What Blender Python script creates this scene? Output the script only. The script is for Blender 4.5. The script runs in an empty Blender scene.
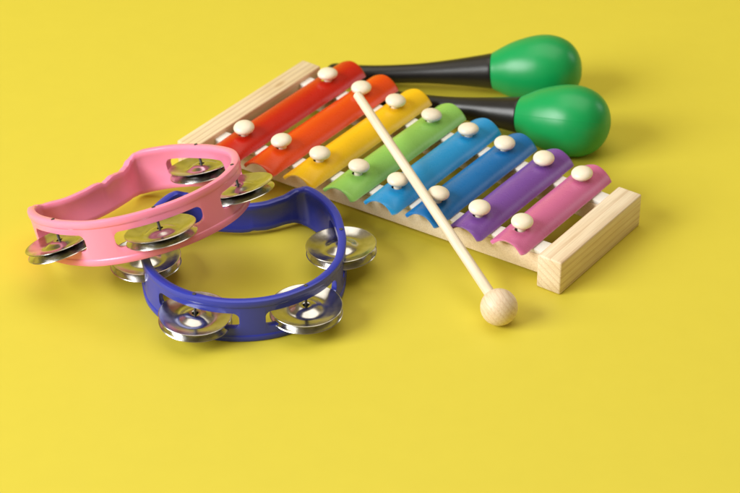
import bpy, bmesh, math, random
from mathutils import Vector, Matrix, noise
random.seed(4)
R = math.radians
MM = 0.001                      # everything below is written in millimetres
scene = bpy.context.scene
col = scene.collection

# ------------------------------------------------------------------ helpers
def link(o, parent=None):
    col.objects.link(o)
    if parent: o.parent = parent
    return o

def tag(o, label=None, cat=None, group=None, kind=None):
    for k, v in (('label', label), ('category', cat), ('group', group), ('kind', kind)):
        if v: o[k] = v
    return o

def empty(name, loc, rot=None):
    o = bpy.data.objects.new(name, None)
    o.empty_display_size = .02
    M = (rot or Matrix.Identity(3)).to_4x4()
    M.translation = Vector(loc)*MM
    o.matrix_world = M
    return link(o)

def mesh_obj(name, verts, faces, mat, parent=None, sharp=35):
    me = bpy.data.meshes.new(name)
    me.from_pydata([Vector(v)*MM for v in verts], [], faces)
    me.validate()
    bm = bmesh.new(); bm.from_mesh(me)
    bmesh.ops.remove_doubles(bm, verts=bm.verts, dist=1e-6)
    bmesh.ops.recalc_face_normals(bm, faces=bm.faces)
    bm.to_mesh(me); bm.free()
    me.polygons.foreach_set('use_smooth', [True]*len(me.polygons))
    me.set_sharp_from_angle(angle=R(sharp))
    me.materials.append(mat)
    return link(bpy.data.objects.new(name, me), parent)

def apply_mods(o, sharp=35):
    dg = bpy.context.evaluated_depsgraph_get(); dg.update()
    me = bpy.data.meshes.new_from_object(o.evaluated_get(dg))
    old = o.data; o.modifiers.clear(); o.data = me
    bpy.data.meshes.remove(old)
    me.polygons.foreach_set('use_smooth', [True]*len(me.polygons))
    me.set_sharp_from_angle(angle=R(sharp))

def cut(o, verts, faces, sharp=35, bevel=0):
    c = mesh_obj('cutter', verts, faces, o.data.materials[0])
    m = o.modifiers.new('cut', 'BOOLEAN'); m.operation = 'DIFFERENCE'; m.solver = 'EXACT'; m.object = c
    c.matrix_world = o.matrix_world if not o.parent else o.parent.matrix_world
    if bevel:
        b = o.modifiers.new('bev', 'BEVEL'); b.width = bevel*MM; b.segments = 2
        b.limit_method = 'ANGLE'; b.angle_limit = R(60)
    apply_mods(o, sharp)
    bpy.data.objects.remove(c)

def lathe(prof, seg=48, axis='z', closed=False, wob=None):
    """prof: list of (r, h)"""
    V, Fc = [], []
    n = len(prof)
    for j in range(seg):
        a = 2*math.pi*j/seg
        for r, h in prof:
            V.append((r*math.cos(a), r*math.sin(a), h))
    for j in range(seg):
        k = (j+1) % seg
        for i in range(n if closed else n-1):
            i2 = (i+1) % n
            Fc.append((j*n+i, k*n+i, k*n+i2, j*n+i2))
    if axis == 'x': V = [(z, x, y) for x, y, z in V]
    return V, Fc

def cap_lathe(prof, seg=48, axis='z'):
    p = list(prof)
    if p[0][0] > 1e-6: p = [(1e-7, p[0][1])]+p
    if p[-1][0] > 1e-6: p = p+[(1e-7, p[-1][1])]
    return lathe(p, seg, axis)

def smoothpts(pts, n=6, closed=False):
    out = []; N = len(pts)
    rng = range(N) if closed else range(N-1)
    g = (lambda i: Vector(pts[i % N])) if closed else (lambda i: Vector(pts[max(0, min(N-1, i))]))
    for i in rng:
        p0, p1, p2, p3 = g(i-1), g(i), g(i+1), g(i+2)
        for k in range(n):
            t = k/n
            out.append(.5*((2*p1)+(p2-p0)*t+(2*p0-5*p1+4*p2-p3)*t*t+(3*p1-p0-3*p2+p3)*t**3))
    if not closed: out.append(Vector(pts[-1]))
    return out

def box(x0, x1, y0, y1, z0, z1, bev=0., name='', mat=None, parent=None, seg=3, jitter=0.):
    bm = bmesh.new()
    vs = [bm.verts.new(Vector((x, y, z))*MM) for x in (x0, x1) for y in (y0, y1) for z in (z0, z1)]
    for f in ((0,1,3,2),(4,6,7,5),(0,4,5,1),(2,3,7,6),(0,2,6,4),(1,5,7,3)):
        bm.faces.new([vs[i] for i in f])
    bmesh.ops.recalc_face_normals(bm, faces=bm.faces)
    if bev: bmesh.ops.bevel(bm, geom=list(bm.edges), offset=bev*MM, segments=seg, profile=.5, affect='EDGES')
    me = bpy.data.meshes.new(name); bm.to_mesh(me); bm.free()
    me.polygons.foreach_set('use_smooth', [True]*len(me.polygons)); me.set_sharp_from_angle(angle=R(40))
    me.materials.append(mat)
    return link(bpy.data.objects.new(name, me), parent)

# ------------------------------------------------------------------ materials
def new_mat(name):
    m = bpy.data.materials.new(name); m.use_nodes = True
    nt = m.node_tree; b = nt.nodes['Principled BSDF']
    return m, nt, b

def add(nt, typ, **kw):
    n = nt.nodes.new(typ)
    for k, v in kw.items():
        if k in n.inputs: n.inputs[k].default_value = v
        else: setattr(n, k, v)
    return n

def ramp(nt, fac, stops):
    r = nt.nodes.new('ShaderNodeValToRGB')
    e = r.color_ramp.elements
    while len(e) < len(stops): e.new(.5)
    for el, (p, c) in zip(e, stops): el.position = p; el.color = (*c, 1)
    nt.links.new(fac, r.inputs['Fac'])
    return r

def satin(name, c, rough=.35, vary=.06, bump=.04, bscale=900, spec=.5, coat=0., sss=0., dust=0., edge=0.):
    """painted / moulded surface: slight mottling, fine bump and uneven gloss"""
    m, nt, b = new_mat(name)
    tc = add(nt, 'ShaderNodeTexCoord')
    n1 = add(nt, 'ShaderNodeTexNoise', Scale=60., Detail=4.)
    nt.links.new(tc.outputs['Object'], n1.inputs['Vector'])
    c0 = tuple(x*(1-vary) for x in c); c1 = tuple(min(1, x*(1+vary)) for x in c)
    r = ramp(nt, n1.outputs['Fac'], [(.3, c0), (.7, c1)])
    src = r.outputs['Color']
    if dust:
        n3 = add(nt, 'ShaderNodeTexNoise', Scale=420., Detail=2.)
        nt.links.new(tc.outputs['Object'], n3.inputs['Vector'])
        k = ramp(nt, n3.outputs['Fac'], [(.71, (0,0,0)), (.76, (1,1,1))])
        mx = add(nt, 'ShaderNodeMix', data_type='RGBA')
        mul = add(nt, 'ShaderNodeMath', operation='MULTIPLY'); mul.inputs[1].default_value = dust
        nt.links.new(k.outputs['Color'], mul.inputs[0]); nt.links.new(mul.outputs[0], mx.inputs[0])
        nt.links.new(src, mx.inputs[6]); mx.inputs[7].default_value = (.75, .74, .7, 1)
        src = mx.outputs[2]
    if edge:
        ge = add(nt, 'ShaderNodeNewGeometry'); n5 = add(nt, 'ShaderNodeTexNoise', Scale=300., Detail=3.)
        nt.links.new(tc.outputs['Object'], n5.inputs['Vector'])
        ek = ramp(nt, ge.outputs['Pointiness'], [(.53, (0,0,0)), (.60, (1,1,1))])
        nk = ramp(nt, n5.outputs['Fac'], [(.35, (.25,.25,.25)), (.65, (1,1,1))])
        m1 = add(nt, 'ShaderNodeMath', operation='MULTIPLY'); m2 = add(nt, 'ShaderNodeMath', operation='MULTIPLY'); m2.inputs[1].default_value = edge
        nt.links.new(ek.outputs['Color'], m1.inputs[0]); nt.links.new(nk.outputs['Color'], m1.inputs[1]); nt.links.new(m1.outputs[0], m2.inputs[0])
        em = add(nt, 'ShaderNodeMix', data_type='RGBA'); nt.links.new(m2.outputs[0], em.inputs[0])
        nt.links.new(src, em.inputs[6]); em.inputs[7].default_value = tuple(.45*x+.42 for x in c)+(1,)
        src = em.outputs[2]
    nt.links.new(src, b.inputs['Base Color'])
    mr = add(nt, 'ShaderNodeMapRange'); mr.inputs['To Min'].default_value = rough*.85; mr.inputs['To Max'].default_value = rough*1.2
    n4 = add(nt, 'ShaderNodeTexNoise', Scale=140., Detail=3.)
    nt.links.new(tc.outputs['Object'], n4.inputs['Vector'])
    nt.links.new(n4.outputs['Fac'], mr.inputs['Value']); nt.links.new(mr.outputs['Result'], b.inputs['Roughness'])
    n2 = add(nt, 'ShaderNodeTexNoise', Scale=float(bscale), Detail=3.)
    nt.links.new(tc.outputs['Object'], n2.inputs['Vector'])
    bp = add(nt, 'ShaderNodeBump', Strength=bump, Distance=.0004)
    nt.links.new(n2.outputs['Fac'], bp.inputs['Height']); nt.links.new(bp.outputs['Normal'], b.inputs['Normal'])
    b.inputs['Specular IOR Level'].default_value = spec
    if coat: b.inputs['Coat Weight'].default_value = coat; b.inputs['Coat Roughness'].default_value = .2
    if sss:
        b.inputs['Subsurface Weight'].default_value = sss
        b.inputs['Subsurface Radius'].default_value = (1, .6, .4); b.inputs['Subsurface Scale'].default_value = .002
    return m

def wood(name, light, dark, freq=230., rot=(0, 0, 0), stretch=(1, .05, 1), amount=.8, seed=0., rough=.55, knot=False):
    """pale softwood; growth rings are sheets along the local y axis, so long faces show grain lines, ends show bands"""
    m, nt, b = new_mat(name)
    tc = add(nt, 'ShaderNodeTexCoord')
    mp = add(nt, 'ShaderNodeMapping'); mp.inputs['Rotation'].default_value = rot; mp.inputs['Scale'].default_value = stretch
    mp.inputs['Location'].default_value = (seed, seed*.7, seed*.3)
    nt.links.new(tc.outputs['Object'], mp.inputs['Vector'])
    w = add(nt, 'ShaderNodeTexWave', Scale=freq/6.283*1.0, Distortion=3.2, Detail=3.)
    w.inputs['Detail Scale'].default_value = .45
    w.wave_type = 'BANDS'; w.bands_direction = 'X'; w.wave_profile = 'SAW'
    nt.links.new(mp.outputs['Vector'], w.inputs['Vector'])
    fib = add(nt, 'ShaderNodeMapping'); fib.inputs['Scale'].default_value = (1400, 45, 1400)
    nt.links.new(tc.outputs['Object'], fib.inputs['Vector'])
    n = add(nt, 'ShaderNodeTexNoise', Scale=1., Detail=5.)
    nt.links.new(fib.outputs['Vector'], n.inputs['Vector'])
    big = add(nt, 'ShaderNodeTexNoise', Scale=1., Detail=3.)
    bmp = add(nt, 'ShaderNodeMapping'); bmp.inputs['Scale'].default_value = (90, 14, 90); bmp.inputs['Location'].default_value = (seed, 0, 0)
    nt.links.new(tc.outputs['Object'], bmp.inputs['Vector']); nt.links.new(bmp.outputs['Vector'], big.inputs['Vector'])
    mid = tuple((a+c)/2 for a, c in zip(light, dark))
    r = ramp(nt, w.outputs['Fac'], [(0, light), (.55, light), (.85, mid), (.97, dark), (1., light)])
    mixg = add(nt, 'ShaderNodeMix', data_type='RGBA'); mixg.inputs[0].default_value = amount
    mixg.inputs[6].default_value = (*light, 1); nt.links.new(r.outputs['Color'], mixg.inputs[7])
    r2 = ramp(nt, n.outputs['Fac'], [(.3, (.8, .76, .7)), (.6, (1, 1, 1))])
    mul = add(nt, 'ShaderNodeMix', data_type='RGBA', blend_type='MULTIPLY'); mul.inputs[0].default_value = .8
    nt.links.new(mixg.outputs[2], mul.inputs[6]); nt.links.new(r2.outputs['Color'], mul.inputs[7])
    r3 = ramp(nt, big.outputs['Fac'], [(.35, (.93, .86, .76)), (.65, (1, 1, 1))])
    mul2 = add(nt, 'ShaderNodeMix', data_type='RGBA', blend_type='MULTIPLY'); mul2.inputs[0].default_value = .8
    nt.links.new(mul.outputs[2], mul2.inputs[6]); nt.links.new(r3.outputs['Color'], mul2.inputs[7])
    src = mul2.outputs[2]
    if knot:
        km = add(nt, 'ShaderNodeMapping'); km.inputs['Location'].default_value = knot
        km.vector_type = 'TEXTURE'; km.inputs['Scale'].default_value = (.0021, .0062, .0045)
        nt.links.new(tc.outputs['Object'], km.inputs['Vector'])
        ln = add(nt, 'ShaderNodeVectorMath', operation='LENGTH'); nt.links.new(km.outputs['Vector'], ln.inputs[0])
        ks = ramp(nt, ln.outputs['Value'], [(0, (.42, .25, .13)), (.45, (.55, .36, .2)), (.75, (.85, .72, .58)), (1., (1, 1, 1))])
        km2 = add(nt, 'ShaderNodeMix', data_type='RGBA', blend_type='MULTIPLY'); km2.inputs[0].default_value = .4
        nt.links.new(src, km2.inputs[6]); nt.links.new(ks.outputs['Color'], km2.inputs[7]); src = km2.outputs[2]
    nt.links.new(src, b.inputs['Base Color'])
    b.inputs['Roughness'].default_value = rough
    bp = add(nt, 'ShaderNodeBump', Strength=.25, Distance=.0003)
    nt.links.new(n.outputs['Fac'], bp.inputs['Height']); nt.links.new(bp.outputs['Normal'], b.inputs['Normal'])
    return m

def steel(name, base=(.78, .77, .74), rough=.13):
    m, nt, b = new_mat(name)
    b.inputs['Metallic'].default_value = 1
    tc = add(nt, 'ShaderNodeTexCoord')
    n = add(nt, 'ShaderNodeTexNoise', Scale=180., Detail=4.)
    nt.links.new(tc.outputs['Object'], n.inputs['Vector'])
    r = ramp(nt, n.outputs['Fac'], [(.3, tuple(x*.72 for x in base)), (.7, base)])
    nt.links.new(r.outputs['Color'], b.inputs['Base Color'])
    mr = add(nt, 'ShaderNodeMapRange'); mr.inputs['To Min'].default_value = rough*.6; mr.inputs['To Max'].default_value = rough*1.6
    nt.links.new(n.outputs['Fac'], mr.inputs['Value']); nt.links.new(mr.outputs['Result'], b.inputs['Roughness'])
    n2 = add(nt, 'ShaderNodeTexNoise', Scale=130., Detail=1.)
    nt.links.new(tc.outputs['Object'], n2.inputs['Vector'])
    bp = add(nt, 'ShaderNodeBump', Strength=.14, Distance=.001)
    nt.links.new(n2.outputs['Fac'], bp.inputs['Height']); nt.links.new(bp.outputs['Normal'], b.inputs['Normal'])
    return m

M_table = satin('yellow card', (.705, .60, .053), rough=.5, vary=.008, bump=.08, bscale=2200, spec=.5)
M_pink = satin('pink plastic', (.95, .28, .45), rough=.24, vary=.012, bump=.012, sss=.1)
M_blue = satin('blue plastic', (.034, .048, .42), rough=.2, vary=.02, bump=.012)
M_steel = steel('polished steel', (.74, .73, .72), .19)
M_dark = satin('dark steel pin and hole shade', (.06, .055, .05), rough=.35)
M_black = satin('black plastic', (.012, .011, .011), rough=.33, vary=.1, bump=.06, dust=.0)
M_green = satin('green plastic', (.004, .33, .085), rough=.34, vary=.02, bump=.015)
M_ivory = satin('ivory plastic', (.86, .77, .62), rough=.36, vary=.03, sss=.15)
M_felt = satin('white felt', (.82, .80, .76), rough=.95, vary=.04, bump=.5, bscale=2600, spec=.1)
M_woodR = wood('pine end block', (.90, .77, .59), (.66, .45, .28), freq=560, rot=(0, R(55), 0), seed=.013, amount=.6)
M_woodL = wood('pine end block grained', (.86, .72, .49), (.54, .37, .21), freq=560, rot=(0, R(18), 0), seed=.037, amount=.75, knot=(-.0238, .0240, .0195))
M_rail = wood('pine rail', (.92, .79, .62), (.82, .65, .46), freq=500, rot=(0, R(70), R(90)), seed=.05, amount=.5)
M_stick = wood('birch dowel', (.90, .80, .66), (.80, .66, .50), freq=900, seed=.02, amount=.5, rough=.5)
M_ball = wood('beech ball', (.86, .71, .55), (.74, .54, .38), freq=900, rot=(R(30), R(20), R(35)), seed=.09, amount=.7, rough=.45)
BARCOL = [('red', (.57, .014, .004)), ('orange', (.75, .066, .004)), ('yellow', (.88, .52, .010)), ('green', (.28, .58, .12)),
          ('light blue', (.015, .30, .68)), ('dark blue', (.006, .16, .47)), ('purple', (.20, .075, .38)), ('pink', (.62, .15, .33))]
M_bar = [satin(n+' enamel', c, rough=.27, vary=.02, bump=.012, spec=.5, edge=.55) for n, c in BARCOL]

# ------------------------------------------------------------------ table
# one seamless sheet: flat where the toys lie, curved up unseen far behind, backdrop-like, to reflect yellow in the jingles
prof = [(-1600+200*q, 0) for q in range(23)]
prof += [(2800+500*math.sin(R(a)), 500-500*math.cos(R(a))) for a in range(6, 91, 6)]+[(3300, 500+200*q) for q in range(1, 8)]
XS = [-2600+200*q for q in range(27)]
tv = [(x, y, z) for y, z in prof for x in XS]
NX = len(XS)
tf = [(j*NX+i, j*NX+i+1, (j+1)*NX+i+1, (j+1)*NX+i) for j in range(len(prof)-1) for i in range(NX-1)]
t = mesh_obj('tabletop', tv, tf, M_table, None, 80)
tag(t, 'plain bright yellow matte tabletop under the toys', 'tabletop', kind='structure')

# ------------------------------------------------------------------ xylophone
XY, XYAW = (-48.66, 1087.36, 0), -.6240
xy = empty('xylophone', XY, Matrix.Rotation(XYAW, 3, 'Z'))
tag(xy, 'toy xylophone with eight rainbow bars on a pale wooden frame', 'xylophone')
PITCH = 26.
def rail_y(x): return 35.23-1.209*(x/PITCH-3.5)
# end blocks
o = box(199.2, 214., -42.3, 42.3, 0, 20.3, 1.1, 'end_block', M_woodR, xy); tag(o, 'short pale end block with banded end grain')
o = box(-31.2, -17.6, -63, 56.4, 0, 20.3, .9, 'end_block', M_woodL, xy); tag(o, 'long end block with dark grain lines')
# rails and felts: slanted bars between the blocks
def slanted(name, s, hw, z0, z1, mat):
    V = []
    for x in (-17.7, 199.3):
        y = s*rail_y(x)
        V += [(x, y-hw, z0), (x, y+hw, z0), (x, y+hw, z1), (x, y-hw, z1)]
    F = [(0,1,2,3),(4,7,6,5),(0,4,5,1),(1,5,6,2),(2,6,7,3),(3,7,4,0)]
    o = mesh_obj(name, V, F, mat, xy)
    b = o.modifiers.new('b', 'BEVEL'); b.width = .5*MM; b.segments = 2; b.limit_method = 'ANGLE'
    apply_mods(o, 40)
    return o
for s in (-1, 1):
    slanted('rail', s, 5.6, 4., 15.4, M_rail)
    slanted('felt_strip', s, 5.2, 15.4, 17.7, M_felt)

def bar_mesh(i):
    yf, yb = -(62.2-2.5*i), 66-2.6*i
    nu, nv, hw, zb, th = 28, 72, 11.2, 18.3, .85
    rr = random.Random(i)
    V, F = [], []
    ys = [yf+(yb-yf)*(.5-.5*math.cos(math.pi*j/nv)) for j in range(nv+1)]
    def surf(u, y, off):
        e = min(y-yf, yb-y); r = 2.2
        w = hw-(r-math.sqrt(max(0, r*r-(r-e)**2)) if e < r else 0)
        fr = max(0, 1-(y-yf)/22)
        s = 6.3-1.2*fr*fr*(3-2*fr)+off
        Rr = (hw*hw+s*s)/(2*s); a = math.asin(hw/Rr) if s < hw else math.pi/2
        ph = u*a
        x = Rr*math.sin(ph)*w/hw; z = zb+Rr*math.cos(ph)-(Rr-s)
        # pressed-in hollow round each pin and a little crease towards the corner
        for py, d in ((-rail_y(i*PITCH), .7), (rail_y(i*PITCH), .5)):
            g = math.exp(-((x/6.)**2+((y-py)/6.)**2)); z -= d*g
        z -= .25*fr*math.exp(-((x-6.5+.35*(y-yf-6))/2.6)**2)+.3*fr*math.exp(-((x+7.4)/2.2)**2)
        return (i*PITCH-.7+x, y, z)
    for k, off in ((0, 0.), (1, -th)):
        for j in range(nv+1):
            for q in range(nu+1):
                p = surf(-1+2*q/nu, ys[j], 0)
                V.append(p if k == 0 else (p[0]-(p[0]-i*PITCH+.7)*.045, p[1], p[2]-th*(.55+.45*(1-abs(-1+2*q/nu)))))
    n = (nv+1)*(nu+1); W = nu+1
    for j in range(nv):
        for q in range(nu):
            a = j*W+q
            F.append((a, a+1, a+W+1, a+W)); F.append((n+a, n+a+W, n+a+W+1, n+a+1))
    for j in range(nv):
        for q in (0, nu):
            a = j*W+q; F.append((a, a+W, n+a+W, n+a))
    for q in range(nu):
        for j in (0, nv):
            a = j*W+q; F.append((a, a+1, n+a+1, n+a))
    return V, F
pin_prof = smoothpts([(2.4, -14), (2.3, -4.0), (2.5, -3.0), (3.4, -2.4), (5.0, -2.0), (5.95, -.8), (5.75, .6), (4.4, 1.9), (2.2, 2.65), (.01, 2.85)], 5)
pin_prof = [(max(1e-7, p[0]), p[1]) for p in pin_prof]
first_pin = None
for i in range(8):
    V, F = bar_mesh(i)
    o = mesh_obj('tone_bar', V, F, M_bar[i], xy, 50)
    tag(o, BARCOL[i][0]+' arched bar')
    for s in (-1, 1):
        cx, cy = i*PITCH-.9, s*rail_y(i*PITCH)
        cv, cf = cap_lathe([(3.1, 10), (3.1, 35)], 24)
        cut(o, [(x+cx, y+cy, z) for x, y, z in cv], cf, 50)
for i in range(8):
    for s in (-1, 1):
        if first_pin is None:
            pv, pf = cap_lathe(pin_prof, 36)
            gv, gf = lathe([(2.2, -9.5), (4.6, -9.5), (4.6, -6.6), (2.2, -6.6)], 24, closed=True)   # dark ring added under the bar so the hole looks shaded black
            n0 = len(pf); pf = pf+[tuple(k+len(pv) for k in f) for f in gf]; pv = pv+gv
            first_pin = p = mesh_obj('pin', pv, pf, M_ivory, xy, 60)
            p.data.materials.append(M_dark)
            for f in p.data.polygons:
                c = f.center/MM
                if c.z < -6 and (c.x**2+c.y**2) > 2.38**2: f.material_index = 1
        else:
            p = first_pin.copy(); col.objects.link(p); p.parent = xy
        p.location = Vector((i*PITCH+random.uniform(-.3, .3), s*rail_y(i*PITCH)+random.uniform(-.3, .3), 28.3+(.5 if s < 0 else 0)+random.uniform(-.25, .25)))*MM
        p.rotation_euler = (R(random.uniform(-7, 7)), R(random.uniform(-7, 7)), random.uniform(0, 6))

# ------------------------------------------------------------------ maracas
def egg():
    pr = [(10.9, -.2), (11.3, .2), (12.2, 2), (14.5, 6.5), (17.0, 12), (18.9, 18), (20.3, 24), (21., 30), (20.7, 36), (19.0, 42), (15.9, 47.2), (11.2, 51.2), (5.6, 53.5), (.01, 54.1)]
    return [(max(1e-7, p[0]), p[1]) for p in smoothpts(pr, 6)]
def handle():
    pr = [(.01, -104), (4.5, -103.4), (7.2, -101), (7.8, -97), (7.0, -90), (6.1, -80), (5.7, -68), (5.8, -54), (6.3, -42), (7.3, -30), (8.6, -18), (10.0, -7), (10.75, -1.6), (10.7, -.5)]
    return [(max(1e-7, p[0]), p[1]) for p in smoothpts(pr, 6)]
def maraca(joint, tip, spin, label):
    # origin at the joint between handle and head; local +x runs along the axis to the head's tip
    d = (Vector(tip)-Vector(joint)).normalized()
    zr = Vector((0, 0, 1)); yv = zr.cross(d).normalized(); zv = d.cross(yv)
    rot = Matrix((d, yv, zv)).transposed() @ Matrix.Rotation(spin, 3, 'X')
    m = empty('maraca', joint, rot)
    tag(m, label, 'maraca', 'green maracas with black handles')
    V, F = lathe(egg(), 288, 'x')
    # moulding seam along both sides
    W = []
    for x, y, z in V:
        r = math.hypot(y, z)
        if r > 1:
            a = math.atan2(z, y); k = 1+.09/r*math.exp(-(math.sin(a)*r/.35)**2)
            y *= k; z *= k
        W.append((x, y, z))
    mesh_obj('head', W, F, M_green, m, 60)
    V, F = lathe(handle(), 64, 'x')
    mesh_obj('handle', V, F, M_black, m, 60)
    return m
maraca((74.95, 1144.99, 16.), (126.79, 1136.69, 25.-2.6), R(20), 'green maraca farther back, its black handle running to the red and orange bars')
maraca((88.84, 1091.27, 16.), (140.54, 1068.67, 22.), R(-30), 'green maraca lying nearer the front, its head beside the purple bar')

# ------------------------------------------------------------------ mallet
ball = Vector((66.63, 903.46, 9.75)); top = Vector((-5.55, 1052.8, 48.5))
d = top-ball; L = d.length; dz = d.normalized()
ax = Vector((1, 0, 0)); ay = dz.cross(ax).normalized(); ax = ay.cross(dz)
# local y runs along the stick (the wood grain follows y)
m = empty('mallet', ball, Matrix((ax, dz, -ay)).transposed())
tag(m, 'wooden mallet with a round ball head leaning across the xylophone bars', 'mallet')
prof = smoothpts([(2.95, 0), (2.9, 20), (2.75, L*.5), (2.6, L-3), (2.55, L-1.2), (2.1, L-.3), (1.2, L+.1), (.01, L+.2)], 6)
V, F = cap_lathe([(max(1e-7, p[0]), p[1]) for p in prof], 32)
mesh_obj('stick', [(x, z, -y) for x, y, z in V], F, M_stick, m, 50)
n = 40
bp = [(1e-7 if i in (0, n) else 9.75*math.sin(math.pi*i/n), -9.75*math.cos(math.pi*i/n)) for i in range(n+1)]
V, F = lathe(bp, 64)
mesh_obj('ball', [(x, z, -y) for x, y, z in V], F, M_ball, m, 60)

# ------------------------------------------------------------------ tambourines
half = [(0,-54.5),(20,-50.7),(38.5,-38.5),(50.5,-20.5),(54.5,0),(54.2,15),(52.6,28),(48.5,40),(42.5,50),(37.5,55.2),(32,57),(26,55.5),(18,52),(9,49.4),(0,48.6)]
ctl = half+[(-x, y) for x, y in half[-2:0:-1]]
OUT = smoothpts(ctl, 14, True)
NO = len(OUT)
NOR = []
for k in range(NO):
    tn = (OUT[(k+1) % NO]-OUT[k-1]).normalized(); NOR.append(Vector((tn.y, -tn.x)))
HT = 25.
def lerp_tab(tab, x):
    if x <= tab[0][0]: return tab[0][1]
    for (a, u), (b, v) in zip(tab, tab[1:]):
        if x <= b:
            t = (x-a)/(b-a); t = t*t*(3-2*t); return u+(v-u)*t
    return tab[-1][1]
FINGER = [(-48, 0), (-42, 1.2), (-36, 2.8), (-28, 4.4), (-17, 5.2), (-8, 4.9), (0, 4.4), (3, 4.7), (5.5, 6.0), (8, 5.3), (12, 4.5), (16, 5.0), (21, 5.9), (26, 5.2), (31, 3.0), (37, .8), (42, 0)]
RECESS = [(-37, 0), (-30, 1.8), (-22, 4.2), (-12, 5.2), (12, 5.2), (22, 4.2), (30, 1.8), (37, 0)]
RP = [(1.1, 0), (.35, .3), (0, 1.1), (0, 3.1), (.22, 3.6), (.6, 4.0), (.6, 20.8), (.22, 21.2), (0, 21.7), (0, 23.7), (.3, 24.6), (1.1, 25),
      (3.3, 25), (4.2, 24.6), (4.55, 23.8), (4.55, 21.8), (4.1, 21.), (4.1, 4.), (4.55, 3.2), (4.55, 1.2), (4.2, .4), (3.3, 0)]
def post(th):
    dv = Vector((math.sin(R(th)), -math.cos(R(th))))
    k = max(range(NO), key=lambda i: OUT[i].normalized().dot(dv))
    return OUT[k]-NOR[k]*2.3, NOR[k]
def wall_mesh(fingers_up):
    V, F = [], []
    n = len(RP)
    for k in range(NO):
        p, nr = OUT[k], NOR[k]
        hi = lo = 0
        if p.y > 40 and abs(p.x) < 49:
            f, r = lerp_tab(FINGER, p.x), lerp_tab(RECESS, p.x)
            hi, lo = (f, r*.35) if fingers_up else (r, f*.55)
        for q, z in RP:
            zz = z
            if z > 20: zz = z-hi
            elif z < 5: zz = z+lo
            pt = p-nr*q
            V.append((pt.x, pt.y, zz))
    for k in range(NO):
        k2 = (k+1) % NO
        for i in range(n):
            i2 = (i+1) % n
            F.append((k*n+i, k2*n+i, k2*n+i2, k*n+i2))
    return V, F
def slot_cutter(th, zc, hl=23.6, hz=4.6, r=3.4):
    c, nr = post(th); tn = Vector((-nr.y, nr.x))
    out = []
    for sx, sz, a0 in ((1, 1, 0), (-1, 1, 90), (-1, -1, 180), (1, -1, 270)):
        for q in range(7):
            a = R(a0+15*q); out.append((sx*(hl-r)+r*math.cos(a), sz*(hz-r)+r*math.sin(a)))
    n = len(out); V = []
    for dd in (-20, 14):
        for u, w in out:
            pt = c+nr*dd+tn*u; V.append((pt.x, pt.y, zc+w))
    F = [tuple(range(n)), tuple(range(2*n-1, n-1, -1))]+[(i, (i+1) % n, n+(i+1) % n, n+i) for i in range(n)]
    return V, F
# one thin dished cymbal: domed centre, flat flange with a turned edge
def cymbal():
    topp = [(1.7, 2.05), (2.4, 2.2), (3.6, 2.15), (5.4, 1.7), (7.2, .9), (8.8, .25), (10.4, .05), (12.2, .25), (14.8, .85), (17.2, 1.6), (18.4, 1.98), (18.8, 2.0), (19.0, 1.85)]
    tp = smoothpts(topp, 4)
    bt = [(p[0]-(.25 if p[0] > 18.6 else 0), p[1]-.3) for p in reversed(tp)]
    return lathe([tuple(p) for p in tp]+bt, 72, closed=True)
CV, CF = cymbal()
cym_mesh = None
def tambourine(loc, rot, mat, label, fingers_up, tilts, ths, zc=13.):
    global cym_mesh
    tb = empty('tambourine', loc, rot)
    tag(tb, label, 'tambourine', 'half moon tambourines')
    V, F = wall_mesh(fingers_up)
    fr = mesh_obj('frame', V, F, mat, tb, 40)
    bpy.context.view_layer.update()
    allv, allf = [], []
    for th in ths:
        v, f = slot_cutter(th, zc); allf += [tuple(i+len(allv) for i in q) for q in f]; allv += v
    cut(fr, allv, allf, 40, bevel=.3)
    for j, th in enumerate(ths):
        c, nr = post(th)
        pv, pf = cap_lathe([(.9, 2.0), (.75, 2.3), (.75, 24.7), (1.0, 24.8), (1.05, 25.25), (.7, 25.5)], 16)
        pn = mesh_obj('jingle_pin', pv, pf, M_dark, tb, 40)
        pn.location = Vector((c.x, c.y, 0))*MM
        for s in (1, -1):
            if cym_mesh is None:
                o = mesh_obj('jingle', CV, CF, M_steel, tb, 50); cym_mesh = o.data
            else:
                o = link(bpy.data.objects.new('jingle', cym_mesh), tb)
            tx, ty, dz = tilts[j]
            tx += random.uniform(-1, 1); ty += random.uniform(-1, 1)
            # tilt: tx about the tangent (outer edge sags when positive), ty about the radius
            tn = Vector((-nr.y, nr.x, 0)); n3 = Vector((nr.x, nr.y, 0))
            Rm = Matrix.Rotation(R(tx), 3, tn) @ Matrix.Rotation(R(ty), 3, n3)
            base = Matrix.Rotation(random.uniform(0, 6.28), 3, 'Z')
            if s < 0: base = Matrix.Rotation(math.pi, 3, 'X') @ base
            off = Rm @ Vector((0, 0, s*.45))
            o.matrix_local = Matrix.Translation((Vector((c.x, c.y, zc+dz))+off)*MM) @ (Rm @ base).to_4x4()
    return tb
def tri(yaw, a, b):
    return Matrix.Rotation(a, 3, 'X') @ Matrix.Rotation(b, 3, 'Y') @ Matrix.Rotation(yaw, 3, 'Z')
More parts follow.
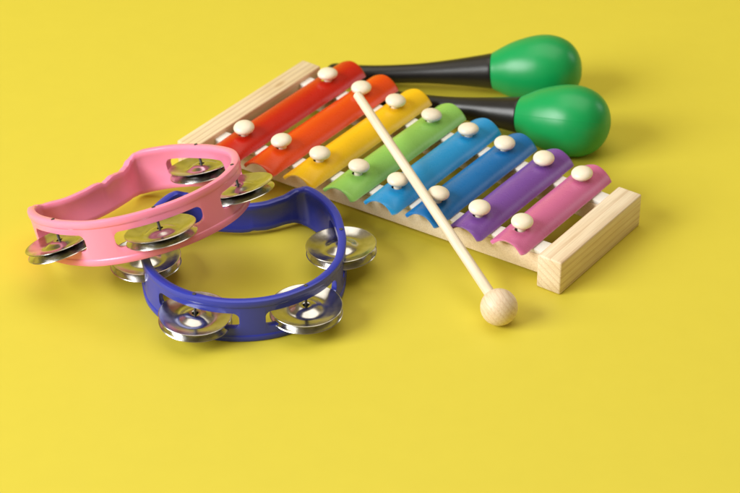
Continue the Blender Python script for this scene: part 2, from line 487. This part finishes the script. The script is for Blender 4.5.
tambourine((-66.86, 940.2, 0), tri(.0704, 0, 0), M_blue, 'blue half moon tambourine lying flat on the yellow table', False,
           ((2, 2, -2.3), (0, -2, -2.3), (0, 2, -2.4), (-2, -3, .2)), (-100, -30.5, 36, 100))
tambourine((-116.4, 965.6, 20.0), tri(.755, -.2385, -.250), M_pink, 'pink half moon tambourine tilted up and leaning on the blue one', True,
           ((3, 2, -2.2), (1, -2, -2.0), (1, -2, -2.0), (1, 2, -1.8)), (-100, -30.5, 36, 106.5))

# ------------------------------------------------------------------ light
def area(name, loc, target, sx, sy, power, colr=(1, 1, 1)):
    l = bpy.data.lights.new(name, 'AREA'); l.shape = 'RECTANGLE'; l.size = sx; l.size_y = sy; l.energy = power; l.color = colr
    o = link(bpy.data.objects.new(name, l)); o.location = loc
    o.rotation_euler = (Vector(target)-Vector(loc)).to_track_quat('-Z', 'Y').to_euler()
    return o
area('softbox', (-2.15, 0.0, 1.38), (0, 1.0, 0), 1.75, 1.4, 96, (.985, 1, 1))
area('overhead_fill', (.1, 1.25, 1.65), (0, .98, 0), 1.9, 1.5, 15.5, (1, .93, .80))  # fill lamp added overhead to lift the shadows and warm them
area('window_light', (1.25, 1.55, .5), (.05, 1.05, 0), .3, .45, 1.2, (.9, .95, 1))
w = bpy.data.worlds.new('World'); scene.world = w; w.use_nodes = True
w.node_tree.nodes['Background'].inputs[0].default_value = (1, .76, .38, 1)
w.node_tree.nodes['Background'].inputs[1].default_value = .2

# ------------------------------------------------------------------ camera
cam = bpy.data.cameras.new('camera'); co = link(bpy.data.objects.new('camera', cam))
co.location = (0, 0, .643); co.rotation_euler = (R(90-33.403), 0, 0)
cam.sensor_fit = 'HORIZONTAL'; cam.sensor_width = 36; cam.lens = 36*2135.16/740
cam.clip_start = .01; cam.clip_end = 50
cam.dof.use_dof = True; cam.dof.focus_distance = 1.13; cam.dof.aperture_fstop = 11
scene.camera = co

scene.view_settings.view_transform = 'Standard'; scene.view_settings.look = 'None'
scene.view_settings.exposure = 0; scene.view_settings.gamma = 1
scene.render.engine = 'CYCLES'
scene.render.resolution_x, scene.render.resolution_y = 1024, 682
